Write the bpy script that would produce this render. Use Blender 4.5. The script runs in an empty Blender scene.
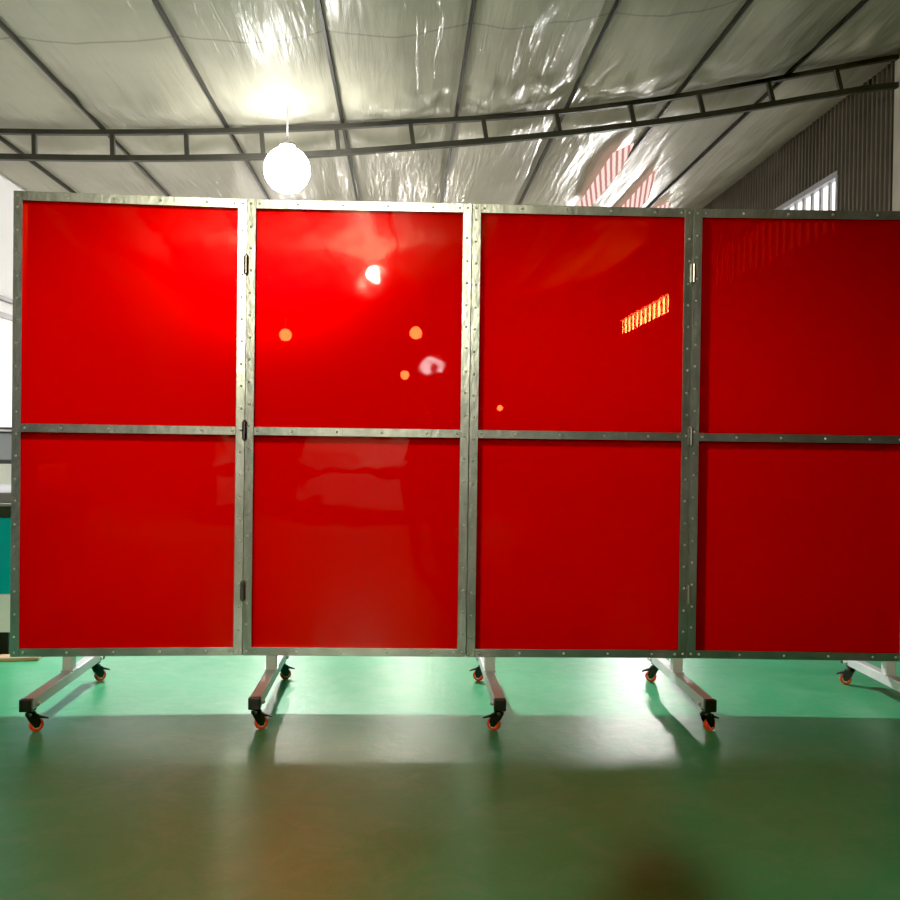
import bpy, bmesh, math, random
from mathutils import Vector, Matrix, noise
random.seed(7)
SC = bpy.context.scene
COL = SC.collection
PI = math.pi
H = 1.18                                   # lens height above the floor

# ------------------------------------------------------------------ materials
def mat(name, build):
    m = bpy.data.materials.new(name); m.use_nodes = True
    nt = m.node_tree; nt.nodes.clear()
    out = nt.nodes.new('ShaderNodeOutputMaterial')
    build(nt, out)
    return m
def nd(nt, typ, **kw):
    n = nt.nodes.new(typ)
    for k, v in kw.items():
        if k in n.inputs: n.inputs[k].default_value = v
        else: setattr(n, k, v)
    return n
def lk(nt, a, b): nt.links.new(a, b)
def ramp(nt, fac, stops):
    r = nt.nodes.new('ShaderNodeValToRGB')
    while len(r.color_ramp.elements) < len(stops): r.color_ramp.elements.new(.5)
    for e, (p, c) in zip(r.color_ramp.elements, stops):
        e.position = p; e.color = (*c, 1) if len(c) == 3 else c
    lk(nt, fac, r.inputs['Fac'])
    return r
def simple(name, c, rough=.5, metal=0., var=.12, scale=8., bump=0., coat=0., stretch=(1,1,1), bscale=None, spec=.5):
    def b(nt, out):
        p = nd(nt, 'ShaderNodeBsdfPrincipled', Roughness=rough, Metallic=metal)
        p.inputs['Coat Weight'].default_value = coat
        p.inputs['Specular IOR Level'].default_value = spec
        tc = nd(nt, 'ShaderNodeTexCoord'); mp = nd(nt, 'ShaderNodeMapping'); mp.inputs['Scale'].default_value = stretch
        lk(nt, tc.outputs['Object'], mp.inputs['Vector'])
        n = nd(nt, 'ShaderNodeTexNoise', Scale=scale, Detail=5.); lk(nt, mp.outputs[0], n.inputs['Vector'])
        r = ramp(nt, n.outputs['Fac'], [(.3, tuple(x*(1-var) for x in c)), (.7, tuple(min(1, x*(1+var)) for x in c))])
        lk(nt, r.outputs[0], p.inputs['Base Color'])
        if bump:
            bm = nd(nt, 'ShaderNodeBump', Strength=bump, Distance=.01)
            n2 = nd(nt, 'ShaderNodeTexNoise', Scale=bscale or scale*3, Detail=4.); lk(nt, mp.outputs[0], n2.inputs['Vector'])
            lk(nt, n2.outputs['Fac'], bm.inputs['Height']); lk(nt, bm.outputs[0], p.inputs['Normal'])
        lk(nt, p.outputs[0], out.inputs[0])
    return mat(name, b)
def emit(name, c, s):
    def b(nt, out):
        e = nd(nt, 'ShaderNodeEmission', Strength=s); e.inputs[0].default_value = (*c, 1)
        lk(nt, e.outputs[0], out.inputs[0])
    return mat(name, b)

def m_floor(nt, out):
    p = nd(nt, 'ShaderNodeBsdfPrincipled')
    tc = nd(nt, 'ShaderNodeTexCoord')
    n = nd(nt, 'ShaderNodeTexNoise', Scale=1.3, Detail=7., Roughness=.62); lk(nt, tc.outputs['Object'], n.inputs['Vector'])
    r = ramp(nt, n.outputs['Fac'], [(.3, (.036, .32, .14)), (.55, (.050, .39, .185)), (.75, (.075, .45, .235))])
    # dusty scuffs
    s = nd(nt, 'ShaderNodeTexNoise', Scale=5., Detail=9., Roughness=.7, Distortion=1.2); lk(nt, tc.outputs['Object'], s.inputs['Vector'])
    sr = ramp(nt, s.outputs['Fac'], [(.45, (0, 0, 0)), (.85, (.42, .42, .42))])
    mx = nd(nt, 'ShaderNodeMixRGB'); lk(nt, sr.outputs[0], mx.inputs[0]); lk(nt, r.outputs[0], mx.inputs[1]); mx.inputs[2].default_value = (.30, .50, .36, 1)
    # green coating where visible; unseen floor on either side greyed to neutralise bounce light
    sp = nd(nt, 'ShaderNodeSeparateXYZ'); lk(nt, tc.outputs['Object'], sp.inputs[0])
    ad = nd(nt, 'ShaderNodeMath', operation='SUBTRACT'); lk(nt, sp.outputs['Y'], ad.inputs[0]); ad.inputs[1].default_value = 3.6
    ab = nd(nt, 'ShaderNodeMath', operation='ABSOLUTE'); lk(nt, ad.outputs[0], ab.inputs[0])
    gt = nd(nt, 'ShaderNodeMath', operation='GREATER_THAN'); lk(nt, ab.outputs[0], gt.inputs[0]); gt.inputs[1].default_value = 2.1
    cr = ramp(nt, n.outputs['Fac'], [(.3, (.27, .26, .235)), (.7, (.36, .35, .32))])
    mg = nd(nt, 'ShaderNodeMixRGB'); lk(nt, gt.outputs[0], mg.inputs[0]); lk(nt, mx.outputs[0], mg.inputs[1]); lk(nt, cr.outputs[0], mg.inputs[2])
    mx = mg
    lk(nt, mx.outputs[0], p.inputs['Base Color'])
    rr = ramp(nt, n.outputs['Fac'], [(.3, (.28,)*3), (.7, (.33,)*3)])
    lk(nt, rr.outputs[0], p.inputs['Roughness'])
    p.inputs['Specular IOR Level'].default_value = .5
    b1 = nd(nt, 'ShaderNodeTexNoise', Scale=14., Detail=9., Roughness=.68); lk(nt, tc.outputs['Object'], b1.inputs['Vector'])
    bm = nd(nt, 'ShaderNodeBump', Strength=.125, Distance=.02); lk(nt, b1.outputs['Fac'], bm.inputs['Height'])
    lk(nt, bm.outputs[0], p.inputs['Normal'])
    lk(nt, p.outputs[0], out.inputs[0])
M_floor = mat('green_epoxy', m_floor)

def m_film(nt, out):
    p = nd(nt, 'ShaderNodeBsdfPrincipled', Metallic=.10)
    tc = nd(nt, 'ShaderNodeTexCoord')
    n = nd(nt, 'ShaderNodeTexNoise', Scale=1.1, Detail=5.); lk(nt, tc.outputs['Object'], n.inputs['Vector'])
    r = ramp(nt, n.outputs['Fac'], [(.3, (.36, .345, .27)), (.7, (.47, .455, .355))])
    # thin joints where the insulation blankets butt
    sx = nd(nt, 'ShaderNodeSeparateXYZ'); lk(nt, tc.outputs['Object'], sx.inputs[0])
    a = nd(nt, 'ShaderNodeMath', operation='ADD'); lk(nt, sx.outputs['Y'], a.inputs[0]); a.inputs[1].default_value = -6.2
    ab = nd(nt, 'ShaderNodeMath', operation='ABSOLUTE'); lk(nt, a.outputs[0], ab.inputs[0])
    jr = ramp(nt, ab.outputs[0], [(.005, (.66,)*3), (.018, (1, 1, 1))])
    mx = nd(nt, 'ShaderNodeMixRGB', blend_type='MULTIPLY'); mx.inputs[0].default_value = 1
    lk(nt, r.outputs[0], mx.inputs[1]); lk(nt, jr.outputs[0], mx.inputs[2])
    lk(nt, mx.outputs[0], p.inputs['Base Color'])
    p.inputs['Roughness'].default_value = .6
    p.inputs['Coat Weight'].default_value = .24
    p.inputs['Specular IOR Level'].default_value = .2
    p.inputs['Coat Roughness'].default_value = .08
    mp = nd(nt, 'ShaderNodeMapping'); mp.inputs['Scale'].default_value = (4.6, .38, 1); lk(nt, tc.outputs['Object'], mp.inputs[0])
    b1 = nd(nt, 'ShaderNodeTexNoise', Scale=2.2, Detail=5., Roughness=.5, Distortion=.35); lk(nt, mp.outputs[0], b1.inputs['Vector'])
    bm = nd(nt, 'ShaderNodeBump', Strength=.7, Distance=.07); lk(nt, b1.outputs['Fac'], bm.inputs['Height'])
    lk(nt, bm.outputs[0], p.inputs['Coat Normal']); 
    bm2 = nd(nt, 'ShaderNodeBump', Strength=.25, Distance=.06); lk(nt, b1.outputs['Fac'], bm2.inputs['Height'])
    lk(nt, bm2.outputs[0], p.inputs['Normal'])
    lk(nt, p.outputs[0], out.inputs[0])
M_film = mat('insulation_film', m_film)

def m_vinyl(nt, out):
    tc = nd(nt, 'ShaderNodeTexCoord')
    tl = nd(nt, 'ShaderNodeBsdfTranslucent'); tl.inputs[0].default_value = (.285, .0002, .0008, 1)
    df = nd(nt, 'ShaderNodeBsdfDiffuse'); df.inputs[0].default_value = (.22, .0004, .002, 1)
    tr = nd(nt, 'ShaderNodeBsdfTransparent'); tr.inputs[0].default_value = (.22, .03, .008, 1)
    m1 = nd(nt, 'ShaderNodeMixShader'); m1.inputs[0].default_value = .12; lk(nt, tl.outputs[0], m1.inputs[1]); lk(nt, df.outputs[0], m1.inputs[2])
    m2 = nd(nt, 'ShaderNodeMixShader'); m2.inputs[0].default_value = .08
    rf = nd(nt, 'ShaderNodeBsdfRefraction', Roughness=.95, IOR=1.4); rf.inputs[0].default_value = (.34, .0004, .0012, 1)
    m0 = nd(nt, 'ShaderNodeMixShader'); m0.inputs[0].default_value = .22; lk(nt, m1.outputs[0], m0.inputs[1]); lk(nt, rf.outputs[0], m0.inputs[2])
    lk(nt, m0.outputs[0], m2.inputs[1]); lk(nt, tr.outputs[0], m2.inputs[2])
    gl = nd(nt, 'ShaderNodeBsdfGlossy', Roughness=.035); gl.inputs[0].default_value = (1, 1, 1, 1)
    fr = nd(nt, 'ShaderNodeFresnel', IOR=1.31)
    b1 = nd(nt, 'ShaderNodeTexNoise', Scale=3.5, Detail=2.); lk(nt, tc.outputs['Object'], b1.inputs['Vector'])
    bm = nd(nt, 'ShaderNodeBump', Strength=.12, Distance=.02); lk(nt, b1.outputs['Fac'], bm.inputs['Height'])
    lk(nt, bm.outputs[0], gl.inputs['Normal'])
    m3 = nd(nt, 'ShaderNodeMixShader'); fm = nd(nt, 'ShaderNodeMath', operation='MULTIPLY'); lk(nt, fr.outputs[0], fm.inputs[0]); fm.inputs[1].default_value = .72; lk(nt, fm.outputs[0], m3.inputs[0]); lk(nt, m2.outputs[0], m3.inputs[1]); lk(nt, gl.outputs[0], m3.inputs[2])
    lk(nt, m3.outputs[0], out.inputs[0])
M_vinyl = mat('red_vinyl', m_vinyl)

M_galv = simple('galvanised_strip', (.47, .49, .51), .27, 1., .25, 7, .10, stretch=(1, 1, .5), bscale=40)
M_tube = simple('steel_tube', (.36, .37, .36), .45, .8, .12, 8)
M_foot = simple('painted_tube', (.60, .60, .62), .42, .12, .08, 10, .05)
M_rivet = simple('rivet_steel', (.72, .72, .70), .3, .9, .05, 30)
M_black = simple('black_plastic', (.012, .012, .013), .42, 0, .2, 20)
M_dark = simple('dark_steel', (.05, .048, .042), .5, .5, .2, 6)
M_truss = simple('truss_steel', (.055, .052, .044), .55, .3, .25, 5)
M_orange = simple('orange_polyurethane', (.85, .07, .02), .35, 0, .08, 20, coat=.3)
M_hub = simple('pale_hub', (.75, .66, .56), .4, 0, .08, 20)
M_hinge = simple('hinge_steel', (.62, .62, .62), .25, .95, .05, 20)
M_hinged = simple('dark_hinge', (.26, .25, .28), .25, 1., .1, 20)
M_white = simple('white_wall', (.80, .80, .82), .55, 0, .04, 2, .04, bscale=14)
M_back = simple('grey_sheet', (.34, .34, .30), .6, .1, .15, 2)
M_corr = simple('corrugated_sheet', (.085, .070, .056), .6, .1, .2, 3, .1)
M_pillar = simple('pillar_paint', (.36, .33, .27), .55, 0, .1, 4)
M_teal = simple('teal_paint', (.0, .42, .50), .35, 0, .06, 3, coat=.3)
M_cream = simple('cream_paint', (.74, .71, .66), .45, 0, .04, 3)
M_mwhite = simple('white_paint', (.90, .87, .93), .4, 0, .04, 3)
M_grey = simple('grey_paint', (.30, .30, .33), .45, 0, .1, 3)
M_wood = simple('pale_wood', (.55, .38, .24), .6, 0, .2, 6, .2, stretch=(1, 12, 1))
M_skin = simple('skin', (.50, .30, .22), .5, 0, .08, 12)
M_cloth = simple('navy_cloth', (.03, .04, .08), .8, 0, .15, 20)
M_hair = simple('black_hair', (.012, .010, .009), .5, 0, .3, 40)

# ------------------------------------------------------------------ mesh helpers
def box(bm, x0, x1, y0, y1, z0, z1, bev=0.):
    vs = [bm.verts.new((x, y, z)) for x in (x0, x1) for y in (y0, y1) for z in (z0, z1)]
    f = [(0, 1, 3, 2), (4, 6, 7, 5), (0, 4, 5, 1), (2, 3, 7, 6), (0, 2, 6, 4), (1, 5, 7, 3)]
    fs = [bm.faces.new([vs[i] for i in q]) for q in f]
    if bev:
        es = list({e for q in fs for e in q.edges})
        bmesh.ops.bevel(bm, geom=es, offset=bev, segments=2, profile=.5, affect='EDGES')
def lathe(bm, prof, axis='z', c=(0, 0, 0), n=24):
    """revolve (radius, height) pairs about an axis through c"""
    rings = []
    for r, h in prof:
        ring = []
        for i in range(n):
            a = 2*PI*i/n; u, v = r*math.cos(a), r*math.sin(a)
            p = {'z': (u, v, h), 'y': (u, h, v), 'x': (h, u, v)}[axis]
            ring.append(bm.verts.new((p[0]+c[0], p[1]+c[1], p[2]+c[2])))
        rings.append(ring)
    for a, b in zip(rings, rings[1:]):
        for i in range(n): bm.faces.new((a[i], a[(i+1) % n], b[(i+1) % n], b[i]))
    for r in (rings[0], rings[-1]):
        try: bm.faces.new(r)
        except ValueError: pass
def bar(bm, p, q, w, h):
    """rectangular bar from p to q"""
    p, q = Vector(p), Vector(q); d = (q-p).normalized()
    s = d.cross(Vector((0, 1, 0)));
    if s.length < .1: s = d.cross(Vector((1, 0, 0)))
    s.normalize(); t = d.cross(s)
    r = []
    for c in (p, q):
        r.append([bm.verts.new(c + s*a*h/2 + t*b*w/2) for a, b in ((-1, -1), (1, -1), (1, 1), (-1, 1))])
    for i in range(4): bm.faces.new((r[0][i], r[0][(i+1) % 4], r[1][(i+1) % 4], r[1][i]))
    bm.faces.new(r[0][::-1]); bm.faces.new(r[1])
def prism(bm, pts, y0, y1, axis='y'):
    def P(a, b, t): return (a, t, b) if axis == 'y' else (t, a, b)
    A = [bm.verts.new(P(a, b, y0)) for a, b in pts]; B = [bm.verts.new(P(a, b, y1)) for a, b in pts]
    n = len(pts)
    for i in range(n): bm.faces.new((A[i], A[(i+1) % n], B[(i+1) % n], B[i]))
    bm.faces.new(A[::-1]); bm.faces.new(B)
def obj(name, bm, m, parent=None, smooth=False, loc=None):
    bmesh.ops.recalc_face_normals(bm, faces=bm.faces)
    me = bpy.data.meshes.new(name); bm.to_mesh(me); bm.free()
    for x in (m if isinstance(m, (list, tuple)) else [m]): me.materials.append(x)
    if smooth:
        for p in me.polygons: p.use_smooth = True
    o = bpy.data.objects.new(name, me); COL.objects.link(o)
    if parent: o.parent = parent
    if loc: o.location = loc
    return o
def smooth_angle(o, a=40):
    for p in o.data.polygons: p.use_smooth = True
    o.data.set_sharp_from_angle(angle=math.radians(a))
def link_copy(o, parent, loc=None):
    c = o.copy(); COL.objects.link(c); c.parent = parent
    if loc is not None: c.location = loc
    return c
def thing(name, label, cat, loc=(0, 0, 0), rotz=0, group=None):
    o = bpy.data.objects.new(name, None); COL.objects.link(o); o.empty_display_size = .1
    o.location = loc; o.rotation_euler = (0, 0, rotz); o['label'] = label; o['category'] = cat
    if group: o['group'] = group
    return o
def struct(o): o['kind'] = 'structure'; return o
B = bmesh.new

# ------------------------------------------------------------------ the hall
YT = 7.9                                    # where the lattice truss crosses
PX = [-.60, -.52, -.443, -.337, -.2, -.12, -.03, .057, .146, .225, .305, .396, .487, .58]
PZ = [.331, .3315, .332, .334, .34, .345, .353, .361, .369, .381, .394, .414, .433, .455]
def zc(X):
    """height of the underside of the roof at X"""
    x = X/YT
    def f(x):
        for a, b, u, v in zip(PX, PX[1:], PZ, PZ[1:]):
            if x <= b: return u + (v-u)*(x-a)/(b-a)
        return PZ[-1]
    return H + YT*sum(f(x+d) for d in (-.06, -.03, 0, .03, .06))/5
XL, XR, YB, Y0 = -4.10, 4.48, 24.0, -12.0
PUR = [-3.63, -2.645, -1.58, -.577, .418, 1.40, 2.40, 3.41]

bm = B()
g = [[bm.verts.new((XL-.2 + (XR-XL+.4)*i/30, Y0 + (YB-Y0)*j/60, 0)) for j in range(61)] for i in range(31)]
for i in range(30):
    for j in range(60): bm.faces.new((g[i][j], g[i+1][j], g[i+1][j+1], g[i][j+1]))
struct(obj('floor', bm, M_floor))

# ceiling film, sagging between the purlins, puckered where it meets the truss
def film(X, Y):
    z = zc(X)
    ed = [XL-.05] + PUR + [XR+.05]
    for a, b in zip(ed, ed[1:]):
        if a <= X <= b:
            u = (X-a)/(b-a); break
    else: u = 0
    k = ed.index(a)
    hump = 4*u*(1-u)
    amp = .035 + .045*(.5+.5*noise.noise(Vector((k*3.1, Y*.22, 2.))))
    z -= amp*hump*(1-.75*math.exp(-((Y-YT)/.22)**2))
    z += .030*noise.noise(Vector((X*2.2, Y*.55, 5.)))*hump
    z += .014*noise.noise(Vector((X*6.5, Y*1.3, 9.)))*hump
    t = math.exp(-((Y-YT+.55)/.3)**2)
    z -= .05*t*(.5+.6*noise.noise(Vector((X*1.7, Y*1.2, 1.))))*hump
    z += .035*t*noise.noise(Vector((X*9., Y*3.0, 3.)))
    t2 = math.exp(-((Y-YT-.42)/.2)**2)
    z -= .07*t2*hump*(.4+.9*abs(noise.noise(Vector((k*1.7, X*1.1, 4.)))))
    return z + .035
bm = B()
ys = []
y = Y0
while y < YB:
    ys.append(y); y += .045 if 4.4 < y < 12 else .25
ys.append(YB)
xs = [XL-.02 + (XR-XL+.04)*i/190 for i in range(191)]
g = [[bm.verts.new((x, y, film(x, y))) for y in ys] for x in xs]
for i in range(len(xs)-1):
    for j in range(len(ys)-1): bm.faces.new((g[i][j], g[i][j+1], g[i+1][j+1], g[i+1][j]))
struct(obj('ceiling', bm, M_film, smooth=True))

# purlins: light steel angles holding the film, along the hall
for n, X in enumerate(PUR):
    bm = B(); z = zc(X)
    box(bm, X-.008, X+.008, Y0, YB, z-.006, z+.05)
    box(bm, X-.018, X-.008, Y0, YB, z+.006, z+.05)
    struct(obj('trim_%d' % (n+1), bm, M_dark))

# walls
bm = B(); box(bm, XL-.12, XL, 4.2, YB, 0, 4.2)
struct(obj('wall_left', bm, M_white))
bm = B(); box(bm, XL, XL+.05, 6, 14, H+.146*9.4-.02, H+.146*9.4+.02)
box(bm, XL, XL+.02, 6, 14, H+.13*9.4-.04, H+.13*9.4+.015)
struct(obj('trim_9', bm, M_grey))
bm = B(); box(bm, XL-.12, XR+.3, YB, YB+.12, 0, 5.2)
struct(obj('wall_back', bm, M_back))

W1 = (9.16, 13.0, 3.42, 3.99); W2 = (15.05, 18.6, 3.40, 3.74)
def corr_wall(bm, y0, y1, z0, z1, pitch=.085, d=.022):
    pts = []
    y = y0; k = 0
    while y < y1-1e-6:
        pts += [(XR, y), (XR, min(y1, y+pitch*.35)), (XR-d, min(y1, y+pitch*.5)), (XR-d, min(y1, y+pitch*.85))]
        y += pitch
    pts.append((XR, y1))
    lo = [bm.verts.new((a, b, z0)) for a, b in pts]; hi = [bm.verts.new((a, b, z1)) for a, b in pts]
    for i in range(len(pts)-1): bm.faces.new((lo[i], lo[i+1], hi[i+1], hi[i]))
bm = B(); zt = zc(XR)+.05
corr_wall(bm, Y0, W1[0], 0, zt)
corr_wall(bm, W1[0], W1[1], 0, W1[2]); corr_wall(bm, W1[0], W1[1], W1[3], zt)
corr_wall(bm, W1[1], W2[0], 0, zt)
corr_wall(bm, W2[0], W2[1], 0, W2[2]); corr_wall(bm, W2[0], W2[1], W2[3], zt)
corr_wall(bm, W2[1], YB, 0, zt)
struct(obj('wall_right', bm, M_corr))
def window(n, w, strength, pitch):
    bm = B(); box(bm, XR+.05, XR+.06, w[0], w[1], w[2], w[3])
    o = struct(obj('window_%d' % n, bm, emit('daylight_sheet_%d' % n, (1., .97, .92), strength)))
    bm = B()
    y = w[0]
    while y < w[1]:
        box(bm, XR+.02, XR+.045, y, y+pitch*.25, w[2], w[3]); y += pitch
    box(bm, XR-.03, XR+.05, w[0]-.03, w[1]+.03, w[3]-.01, w[3]+.05)
    box(bm, XR-.03, XR+.05, w[0]-.03, w[1]+.03, w[2]-.05, w[2]+.01)
    box(bm, XR-.03, XR+.05, w[0]-.04, w[0]+.0, w[2], w[3])
    obj('window_frame', bm, M_grey, o)
window(1, W1, 2.6, .21)
window(2, W2, 430., .30)
bm = B(); box(bm, XR-.085, XR-.075, 7.78, 7.95, 0, zc(XR-.1)); box(bm, XR-.02, XR-.01, 7.78, 7.95, 0, zc(XR-.1)); box(bm, XR-.075, XR-.02, 7.86, 7.875, 0, zc(XR-.1))
struct(obj('column_right', bm, M_pillar))

# added glowing ribbed panels standing in for window reflections in the film
def m_reflect(nt, out):
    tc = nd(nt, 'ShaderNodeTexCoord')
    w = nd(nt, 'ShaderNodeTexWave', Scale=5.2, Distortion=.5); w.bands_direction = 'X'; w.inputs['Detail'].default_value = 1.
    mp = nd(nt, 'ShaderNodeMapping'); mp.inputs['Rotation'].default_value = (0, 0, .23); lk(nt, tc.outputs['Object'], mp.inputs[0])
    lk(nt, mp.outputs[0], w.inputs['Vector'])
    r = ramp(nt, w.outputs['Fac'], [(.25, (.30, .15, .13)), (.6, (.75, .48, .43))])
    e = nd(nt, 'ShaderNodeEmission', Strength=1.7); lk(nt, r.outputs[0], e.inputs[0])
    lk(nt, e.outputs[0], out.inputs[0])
M_reflect = mat('pink_reflection', m_reflect)
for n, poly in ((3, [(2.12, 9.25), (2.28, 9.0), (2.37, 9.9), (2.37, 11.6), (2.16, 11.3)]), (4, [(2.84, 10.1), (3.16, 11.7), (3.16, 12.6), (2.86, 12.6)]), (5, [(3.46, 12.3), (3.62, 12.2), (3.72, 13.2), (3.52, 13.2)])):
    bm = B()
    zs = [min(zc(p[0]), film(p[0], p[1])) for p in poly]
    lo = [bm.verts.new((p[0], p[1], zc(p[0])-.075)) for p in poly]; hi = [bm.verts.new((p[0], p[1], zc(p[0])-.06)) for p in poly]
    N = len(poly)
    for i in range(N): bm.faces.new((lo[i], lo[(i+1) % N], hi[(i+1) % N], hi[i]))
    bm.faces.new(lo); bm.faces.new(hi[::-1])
    struct(obj('window_%d' % n, bm, M_reflect))  # added reflection patch, not an opening in the roof

# ------------------------------------------------------------------ truss
tr = thing('roof_truss', 'dark steel lattice truss with short struts crossing under the film ceiling', 'truss', (0, YT, 0))
TX = [-.52, -.443, -.304, -.163, -.087, .035, .169, .328, .443, .565]
TZ = [.300, .301, .303, .309, .315, .328, .344, .369, .392, .416]
def zb(X):
    x = X/YT
    for a, b, u, v in zip(TX, TX[1:], TZ, TZ[1:]):
        if x <= b: return H + YT*(u+(v-u)*(x-a)/(b-a))
    return H+YT*TZ[-1]
def zbs(X): return sum(zb(min(max(X+d, -4.1), 4.44)) for d in (-.4, -.2, 0, .2, .4))/5
def chord(zf, dz, w, h, name):
    bm = B(); N = 60; prev = None
    for i in range(N+1):
        X = XL + (XR-XL)*i/N; z = zf(X)+dz
        r = [bm.verts.new((X, -w/2, z-h/2)), bm.verts.new((X, w/2, z-h/2)), bm.verts.new((X, w/2, z+h/2)), bm.verts.new((X, -w/2, z+h/2))]
        if prev:
            for k in range(4): bm.faces.new((prev[k], prev[(k+1) % 4], r[(k+1) % 4], r[k]))
        else: bm.faces.new(r)
        prev = r
    bm.faces.new(prev[::-1])
    return obj(name, bm, M_truss, tr)
chord(zbs, 0, .05, .048, 'bottom_chord')
chord(zc, -.03, .05, .04, 'top_chord')
for X in (-3.86, -3.21, -2.55, -1.92, -1.27, -.62, .03, .67, 1.32, 1.98, 2.6, 3.23, 3.85):
    bm = B(); z0, z1 = zbs(X), zc(X)-.03
    sl = (zbs(X+.2)-zbs(X-.2))/.4
    bar(bm, (X+sl*.15, 0, z0), (X-sl*.15, 0, z1), .04, .036)
    obj('strut', bm, M_truss, tr)

# ------------------------------------------------------------------ lamps
M_bulb = emit('lamp_glow', (1, .98, .95), 40.)
M_bulb2 = emit('far_lamp_glow', (1, .93, .80), 150.)
def pendant(label, loc, r, m, energy, color=(1, .97, .92), group=None, down=0):
    X, Y, z = loc
    t = thing('pendant_lamp', label, 'lamp', (X, Y, z), 0, 'round pendant lamps of the hall')
    top = zc(X)-z
    bm = B(); lathe(bm, [(.007, r*1.05), (.007, top+.02)], n=10); obj('stem', bm, M_mwhite, t, True)
    bm = B(); lathe(bm, [(r*.12, r*1.22), (r*.28, r*1.18), (r*.36, r*1.04), (r*.33, r*1.03), (r*.1, r*1.06)], n=28); obj('lamp_cap', bm, M_tube, t, True)
    bm = B(); bmesh.ops.create_uvsphere(bm, u_segments=28, v_segments=16, radius=r); obj('globe', bm, m, t, True)
    if energy:
        L = bpy.data.lights.new('lamp_light', 'POINT'); L.energy = energy; L.color = color; L.shadow_soft_size = r+.008; L.use_soft_falloff = False
        o = bpy.data.objects.new('lamp_light', L); COL.objects.link(o); o.parent = t
    if down:
        S = bpy.data.lights.new('lamp_beam', 'SPOT'); S.energy = down; S.color = color; S.spot_size = math.radians(165); S.spot_blend = .3; S.shadow_soft_size = r*.2
        o = bpy.data.objects.new('lamp_beam', S); COL.objects.link(o); o.parent = t; o.location = (0, 0, -r*1.65-.01)
    return t
pendant('dazzling round white lamp hanging above the top rail of the red screen', (-.1335*7.3, 7.3, H+.2959*7.3), .185, M_bulb, 0, down=1050)
pendant('distant lamp glowing through the second red panel near its left post', (-.133*14.5, 14.5, H+.114*14.5), .10, M_bulb2, 60)
pendant('distant lamp glowing through the second red panel near its right post', (.011*14.5, 14.5, H+.119*14.5), .10, M_bulb2, 60)
pendant('distant lamp glowing through the second red panel, lowest and smallest of its three', (-.001*20, 20, H+.072*20), .10, M_bulb2, 0)
pendant('white lamp mirrored in the second red panel, hanging behind the photographer', (-.99, -4.35, H+.186*12.4), .12, M_bulb, 900, (1, .95, .62))

pendant('tiny distant lamp glowing low through the third red panel', (.106*21, 21, H+.037*21), .07, M_bulb2, 0)
pendant('small lamp mirrored low in the second red panel beside its right post', (-.08, -7., H+.082*15), .07, M_bulb, 0)

# ------------------------------------------------------------------ welding screens
ZT, ZB = H+1.0587, H-.9725
ZM = H+.030                                  # middle rail
SW, RW = .0385, .040                         # strip widths
rivet0 = None
hinge0 = {}
def rivet(parent, x, z):
    global rivet0
    if rivet0 is None:
        bm = B(); lathe(bm, [(.0056, 0), (.0052, -.0016), (.0036, -.003), (.0012, -.0036)], axis='y', n=10)
        rivet0 = obj('rivet', bm, M_rivet, parent, True, (x, -.0045, z))
    else: link_copy(rivet0, parent, (x, -.0045, z))
def make_hinge(parent, x, z, m):
    bm = B(); 
    for k in range(5): lathe(bm, [(.0105, -.04+k*.016+.0006), (.0105, -.04+(k+1)*.016-.0006)], n=14)
    for v in bm.verts: v.co.y -= .0166
    box(bm, -.0112, -.003, -.0090, -.0064, -.04, .04); box(bm, .003, .0112, -.0090, -.0064, -.04, .04)
    h = obj('hinge', bm, m, parent, False, (x, 0, z)); smooth_angle(h)
    bm = B(); lathe(bm, [(.004, -.046), (.006, -.044), (.006, .044), (.004, .046)], n=12)
    for v in bm.verts: v.co.y -= .0166
    obj('hinge_pin', bm, m, h, True)
proto = {}
def caster(parent, x, y, rz):
    """black swivel caster with orange wheel; origin at the wheel's contact level under its stem"""
    if 'c' not in proto:
        bm = B()
        lathe(bm, [(.020, .0965), (.020, .090), (.011, .089), (.011, .082), (.019, .081), (.022, .074), (.021, .066), (.008, .065)], n=18)
        for s in (-1, 1):
            prism(bm, [(-.020, .074), (.024, .074), (.034, .040), (.028, .020), (.012, .018), (-.008, .045)], s*.0150-.002, s*.0150+.002)
        box(bm, -.016, .02, -.0145, .0145, .066, .075, .002)
        lathe(bm, [(.006, -.019), (.006, .019)], axis='y', c=(.020, 0, .0275), n=12)
        c = obj('caster', bm, M_black, parent); smooth_angle(c)
        bm = B(); lathe(bm, [(.013, -.011), (.0215, -.0115), (.0255, -.0095), (.0275, -.005), (.0275, .005), (.0255, .0095), (.0215, .0115), (.013, .011)], axis='y', c=(.020, 0, .0275), n=28)
        w = obj('wheel', bm, M_orange, c, True)
        bm = B(); lathe(bm, [(.004, -.0125), (.0145, -.0120), (.0145, .0120), (.004, .0125)], axis='y', c=(.020, 0, .0275), n=20)
        u = obj('wheel_hub', bm, M_hub, c); smooth_angle(u)
        bm = B(); prism(bm, [(.018, .060), (.030, .066), (.062, .052), (.064, .046), (.034, .054), (.022, .052)], -.012, .012)
        p = obj('brake_pedal', bm, M_black, c)
        proto['c'] = (c, [w, u, p])
    else:
        src, kids = proto['c']
        c = link_copy(src, parent)
        for k in kids: link_copy(k, c)
    c.location = (x, y, 0); c.rotation_euler = (0, 0, rz)
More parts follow.
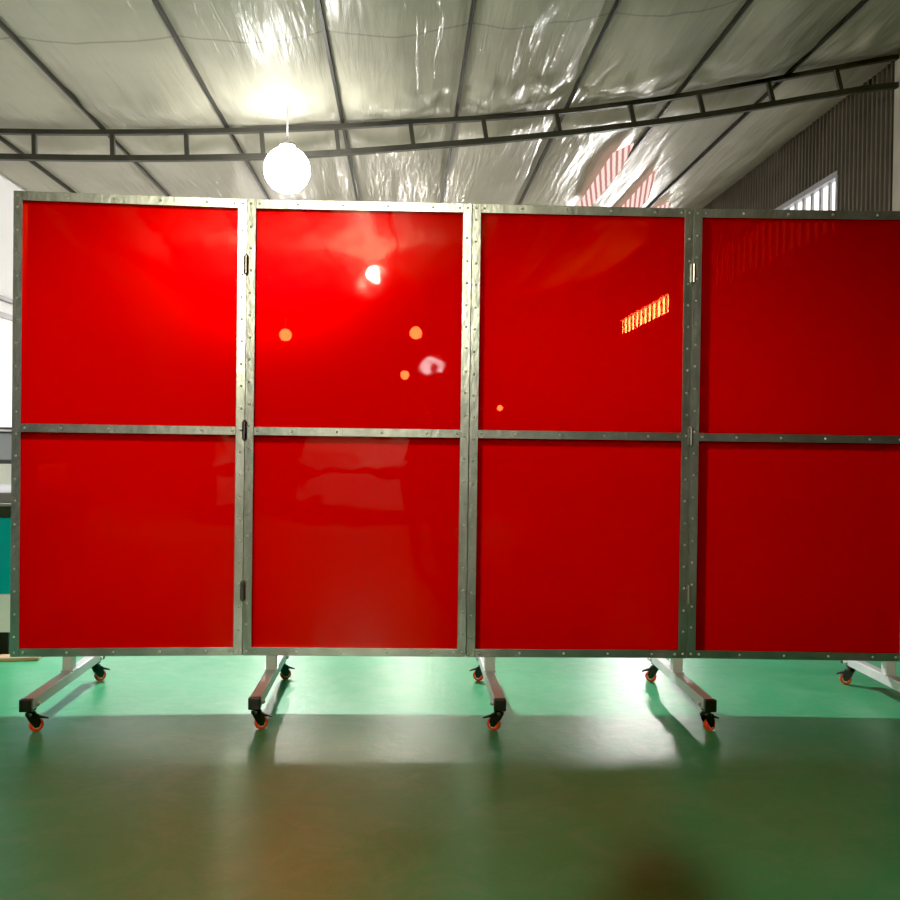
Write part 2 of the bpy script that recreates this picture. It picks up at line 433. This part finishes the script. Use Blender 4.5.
def foot(root, x, yaw, casters):
    """T-foot: upright under the frame, beam across, cap at each end, two casters. Beam axis runs square to the hall, whatever the fold."""
    def rot(dx, dy): return (x + dx*math.cos(yaw) - dy*math.sin(yaw), dx*math.sin(yaw) + dy*math.cos(yaw))
    bm = B(); box(bm, -.0225, .0225, -.0225, .0225, .1425, ZB+.004, .003)
    box(bm, -.028, .028, -.028, .028, .1425, .146)
    p = obj('stand_post', bm, M_foot, root, False, (x, .022, 0)); p.rotation_euler = (0, 0, yaw)
    bm = B(); box(bm, -.0225, .0225, -.415, .415, .0975, .1425, .004)
    b = obj('foot_beam', bm, M_foot, root, False, (x, -.012, 0)); b.rotation_euler = (0, 0, yaw)
    for s in (-1, 1):
        bm = B(); box(bm, -.0245, .0245, min(s*.407, s*.432), max(s*.407, s*.432), .0955, .1445, .004)
        obj('end_cap', bm, M_black, b)
    for s in (-1, 1):                        # bolts on the side of the beam by the casters
        for q in (-1, 1):
            bm = B(); lathe(bm, [(.009, q*.022), (.009, q*.030), (.005, q*.034)], axis='x', c=(0, s*.37, .112), n=6)
            obj('bolt', bm, M_rivet, b)
    for s, rz in zip((-1, 1), casters):
        px, py = rot(0, s*.375)
        caster(root, px, py-.012, rz)

HP = [(-1.711, 3.997), (-.712, 4.034), (.288, 4.008), (1.288, 3.991), (2.286, 3.935)]
LAB = ['leftmost red vinyl welding screen panel, its outer post beside the white wall',
       'second red screen panel from the left, mirroring a white lamp',
       'third red screen panel from the left, standing on two castered feet',
       'rightmost and darkest red screen panel, running out of the picture']
FEET = [[(.245, (.55, .6))], [(.128, (.35, .55))], [(.108, (2.75, 2.8)), (.962, (.5, 2.75))], [(.925, (.5, 2.7))]]
def panel(i):
    (x0, y0), (x1, y1) = HP[i], HP[i+1]
    a = math.atan2(y1-y0, x1-x0)
    t = thing('welding_screen', LAB[i], 'welding screen', (x0, y0, 0), a, 'hinged red screen panels standing in a row')
    g_ = .0012; L, R = g_, 1-g_
    # tube frame behind the sheets
    bm = B(); d0, d1 = .004, .058
    box(bm, L, L+.038, d0, d1, ZB, ZT, .002); box(bm, R-.038, R, d0, d1, ZB, ZT, .002)
    for z0, z1 in ((ZB, ZB+.038), (ZM-.019, ZM+.019), (ZT-.038, ZT)): box(bm, L+.036, R-.036, d0+.0005, d1-.0005, z0, z1)
    obj('tube_frame', bm, M_tube, t)
    # vinyl sheets clamped to the tube
    for n, (z0, z1) in enumerate(((ZB+.008, ZM-.004), (ZM+.004, ZT-.008))):
        bm = B(); nx, nz = 14, 14
        gg = []
        for p in range(nx+1):
            row = []
            for q in range(nz+1):
                u, v = p/nx, q/nz
                row.append(bm.verts.new((.008+(.984)*u, .0015+.0015*noise.noise(Vector((u*2.5+i*4, v*2.5+n*3, 1)))*16*u*(1-u)*v*(1-v), z0+(z1-z0)*v)))
            gg.append(row)
        for p in range(nx):
            for q in range(nz): bm.faces.new((gg[p][q], gg[p+1][q], gg[p+1][q+1], gg[p][q+1]))
        o = obj('vinyl_sheet', bm, M_vinyl, t, True)
        if o.data.polygons[0].normal.y > 0: o.data.flip_normals()
    # riveted clamp strips in front
    F0, F1 = -.0045, -.0005
    for s in (0, 1):
        xa, xb = (L, L+SW) if s == 0 else (R-SW, R)
        bm = B(); box(bm, xa, xb, F0, F1, ZB, ZT, .0008)
        st = obj('clamp_strip', bm, M_galv, t)
        off = .02 if s == 1 else .021
        ph = [0, .035, .06, .015][(i*2+s) % 4]
        xm = (xa+xb)/2 + (.002 if s else -.002)
        rivet(st, xm, ZT-.02); rivet(st, xm, ZB+.02)
        z = ZB + .09 + ph*.8
        while z < ZT-.06:
            rivet(st, xm+random.uniform(-.002, .002), z+random.uniform(-.003, .003)); z += .0985
    for z0, z1, xo in ((ZB, ZB+RW*.92, .03), (ZM-.0185, ZM+.0185, .0), (ZT-RW, ZT, .015)):
        bm = B(); box(bm, L+SW+.0005, R-SW-.0005, F0+.0004, F1, z0, z1, .0008)
        st = obj('clamp_rail', bm, M_galv, t)
        zm = (z0+z1)/2
        for x in (.055, .21+xo, .41+xo, .61+xo, .81+xo, .945): rivet(st, x, zm)
    if i in (0, 2):
        for k, z in enumerate((ZT-.292, ZM+.002, ZB+.29)): make_hinge(t, 1.0, z, M_hinge if i == 2 else M_hinged)
    for x, cs in FEET[i]: foot(t, x, -a, cs)
    return t
for i in range(4): panel(i)

# ------------------------------------------------------------------ things seen past the left post
mt = thing('workshop_machine', 'teal and white machine on a black plinth beyond the leftmost screen post', 'machine', (-2.62, 5.45, 0))
def part(name, m, parent, x0, x1, y0, y1, z0, z1, bev=.006):
    bm = B(); box(bm, x0, x1, y0, y1, z0, z1, bev); return obj(name, bm, m, parent)
part('plinth', M_black, mt, -.55, .52, -.56, .5, 0, .125, .004)
part('lower_panel', M_mwhite, mt, -.58, .55, -.58, .52, .125, .33)
part('cabinet_body', M_teal, mt, -.58, .55, -.58, .52, .33, .74)
part('machine_bed', M_dark, mt, -.60, .57, -.60, .54, .74, .80)
bm = B(); box(bm, -.60, .57, -.62, -.58, .80, .815, .003); box(bm, -.50, .47, -.40, .40, .80, .86, .01); box(bm, -.56, -.30, -.50, -.2, .86, .90, .01)
obj('work_table', bm, M_grey, mt)
bm = B(); lathe(bm, [(.012, -.48), (.012, .45)], axis='x', c=(0, -.605, .785), n=12); obj('guard_rail', bm, M_hinge, mt, True)
cb = thing('storage_cabinet', 'grey and cream cabinet against the white wall past the teal machine', 'cabinet', (-3.35, 7.25, 0))
part('cabinet_body', M_cream, cb, -.6, .55, -.25, .4, 0, .955)
part('plinth', M_dark, cb, -.58, .53, -.245, .38, .955, .985, .002)
part('upper_box', M_grey, cb, -.6, .55, -.25, .4, .985, 1.19)
part('lid', M_black, cb, -.62, .57, -.27, .42, 1.19, 1.20, .002)
part('top_tray', M_mwhite, cb, -.6, .55, -.25, .4, 1.20, 1.215, .002)
part('back_strip', M_black, cb, -.6, .55, -.24, .4, 1.215, 1.235, .002)
bm = B(); box(bm, -.13, .13, -.045, .045, 0, .018, .003)
o = obj('wooden_board', bm, M_wood, None, False, (-2.03, 4.80, 0)); o.rotation_euler = (0, 0, .12)
o['label'] = 'small pale wooden board lying on the floor by the machine plinth'; o['category'] = 'board'

# ------------------------------------------------------------------ what the red sheets mirror: a covered bench behind the camera
wb = thing('work_bench', 'pale machine bench under a bright lamp, mirrored in the second red panel', 'bench', (-1.25, -5.7, 0))
part('bench_top', M_mwhite, wb, -.85, .85, -.40, .45, .76, .80)
part('front_board', M_mwhite, wb, -.80, .80, .36, .40, .22, .60)
for sx in (-1, 1):
    for sy in (-1, 1): part('leg', M_tube, wb, sx*.78-.03, sx*.78+.03, sy*.33-.03, sy*.33+.03, 0, .76, .003)
part('backboard', M_cream, wb, -.85, .85, -.40, -.36, .80, 1.25)
part('control_box', M_mwhite, wb, .45, .80, -.30, .10, .80, 1.12)
part('clamp_head', M_grey, wb, -.70, -.10, -.25, .15, .80, .98)

# ------------------------------------------------------------------ the photographer, whose shadow falls on the floor
def person():
    V = []; E = []; R_ = []
    def v(p, r, par=None):
        V.append(p); R_.append(r)
        if par is not None: E.append((par, len(V)-1))
        return len(V)-1
    pel = v((0, -.02, .82), .13); wa = v((0, -.02, .95), .115, pel); ch = v((0, -.01, 1.10), .135, wa); nk0 = v((0, .0, 1.20), .09, ch)
    nk = v((0, .02, 1.25), .052, nk0); hd0 = v((0, .035, 1.31), .075, nk); hd = v((0, .04, 1.37), .088, hd0); v((0, .03, 1.43), .062, hd)
    for s in (-1, 1):
        sh = v((s*.16, .0, 1.17), .062, nk0); el = v((s*.235, .06, .98), .045, sh); wr = v((s*.085, .26, 1.115), .028, el); pm = v((s*.070, .305, 1.145), .026, wr)
        for k in range(4):
            b = v((s*.062, .325, 1.125+k*.017), .0085, pm); c = v((s*.040, .338, 1.127+k*.017), .008, b); v((s*.022, .336, 1.128+k*.017), .007, c)
        b = v((s*.062, .30, 1.185), .010, pm); v((s*.045, .318, 1.205), .008, b)
        hp = v((s*.09, -.02, .78), .092, pel); kn = v((s*.12, .09, .45), .062, hp); an = v((s*.11, -.02, .08), .042, kn); v((s*.13, .12, .035), .036, an)
    me = bpy.data.meshes.new('person'); me.from_pydata(V, E, [])
    o = bpy.data.objects.new('person', me); COL.objects.link(o)
    sk = o.modifiers.new('skin', 'SKIN')
    for d, r in zip(me.skin_vertices[0].data if me.skin_vertices else [], R_): d.radius = (r, r)
    if not me.skin_vertices:
        pass
    me.materials.append(M_cloth)
    ss = o.modifiers.new('sub', 'SUBSURF'); ss.levels = 2; ss.render_levels = 2
    return o, R_
o, R_ = person()
bpy.context.view_layer.objects.active = o
if not o.data.skin_vertices:
    bpy.ops.mesh.customdata_skin_add()
for d, r in zip(o.data.skin_vertices[0].data, R_): d.radius = (r, r)
o.data.skin_vertices[0].data[0].use_root = True
o.location = (.02, -.385, 0)
o['label'] = 'photographer in dark clothes holding up a phone, seen only as a shadow'; o['category'] = 'person'
bm = B(); bmesh.ops.create_uvsphere(bm, u_segments=20, v_segments=12, radius=.098)
for w in bm.verts: w.co = Vector((w.co.x*.95, w.co.y*1.05-.012, w.co.z*.8+.018))
bmesh.ops.delete(bm, geom=[w for w in bm.verts if w.co.y > .055 and w.co.z < .035], context='VERTS')
obj('hair', bm, M_hair, o, True, (0, .03, 1.385))
bm = B(); box(bm, -.075, .075, -.10, -.09, H-.055, H+.02, .003)
o2 = obj('phone', bm, M_black, None, False, (.0, .062, 0)); o2['label'] = 'black phone held up in both hands of the photographer'; o2['category'] = 'phone'

# ------------------------------------------------------------------ world, camera
w = bpy.data.worlds.new('world'); SC.world = w; w.use_nodes = True
w.node_tree.nodes['Background'].inputs[0].default_value = (.9, .95, 1, 1)
w.node_tree.nodes['Background'].inputs[1].default_value = .05
cd = bpy.data.cameras.new('camera'); cam = bpy.data.objects.new('camera', cd); COL.objects.link(cam)
cd.sensor_width = 36; cd.lens = 36*895.87/900; cd.clip_start = .02
yaw, pitch, roll = .0507, -.0108, .0135
fw = Vector((math.sin(yaw)*math.cos(pitch), math.cos(yaw)*math.cos(pitch), math.sin(pitch)))
rt = Vector((math.cos(yaw), -math.sin(yaw), 0)); up = rt.cross(fw)
r2 = rt*math.cos(roll)+up*math.sin(roll); u2 = -rt*math.sin(roll)+up*math.cos(roll)
cam.matrix_world = Matrix(((r2.x, u2.x, -fw.x, 0), (r2.y, u2.y, -fw.y, 0), (r2.z, u2.z, -fw.z, H), (0, 0, 0, 1)))
SC.camera = cam
SC.view_settings.view_transform = 'Standard'
SC.view_settings.look = 'None'
SC.view_settings.exposure = 0.
SC.view_settings.use_curve_mapping = True
SC.view_settings.curve_mapping.black_level = (.005, .005, .005)
SC.view_settings.curve_mapping.update()
SC.cycles.use_denoising = True
SC.cycles.max_bounces = 10
SC.cycles.transparent_max_bounces = 12
SC.cycles.sample_clamp_indirect = 6.
SC.cycles.caustics_reflective = False
SC.cycles.caustics_refractive = False
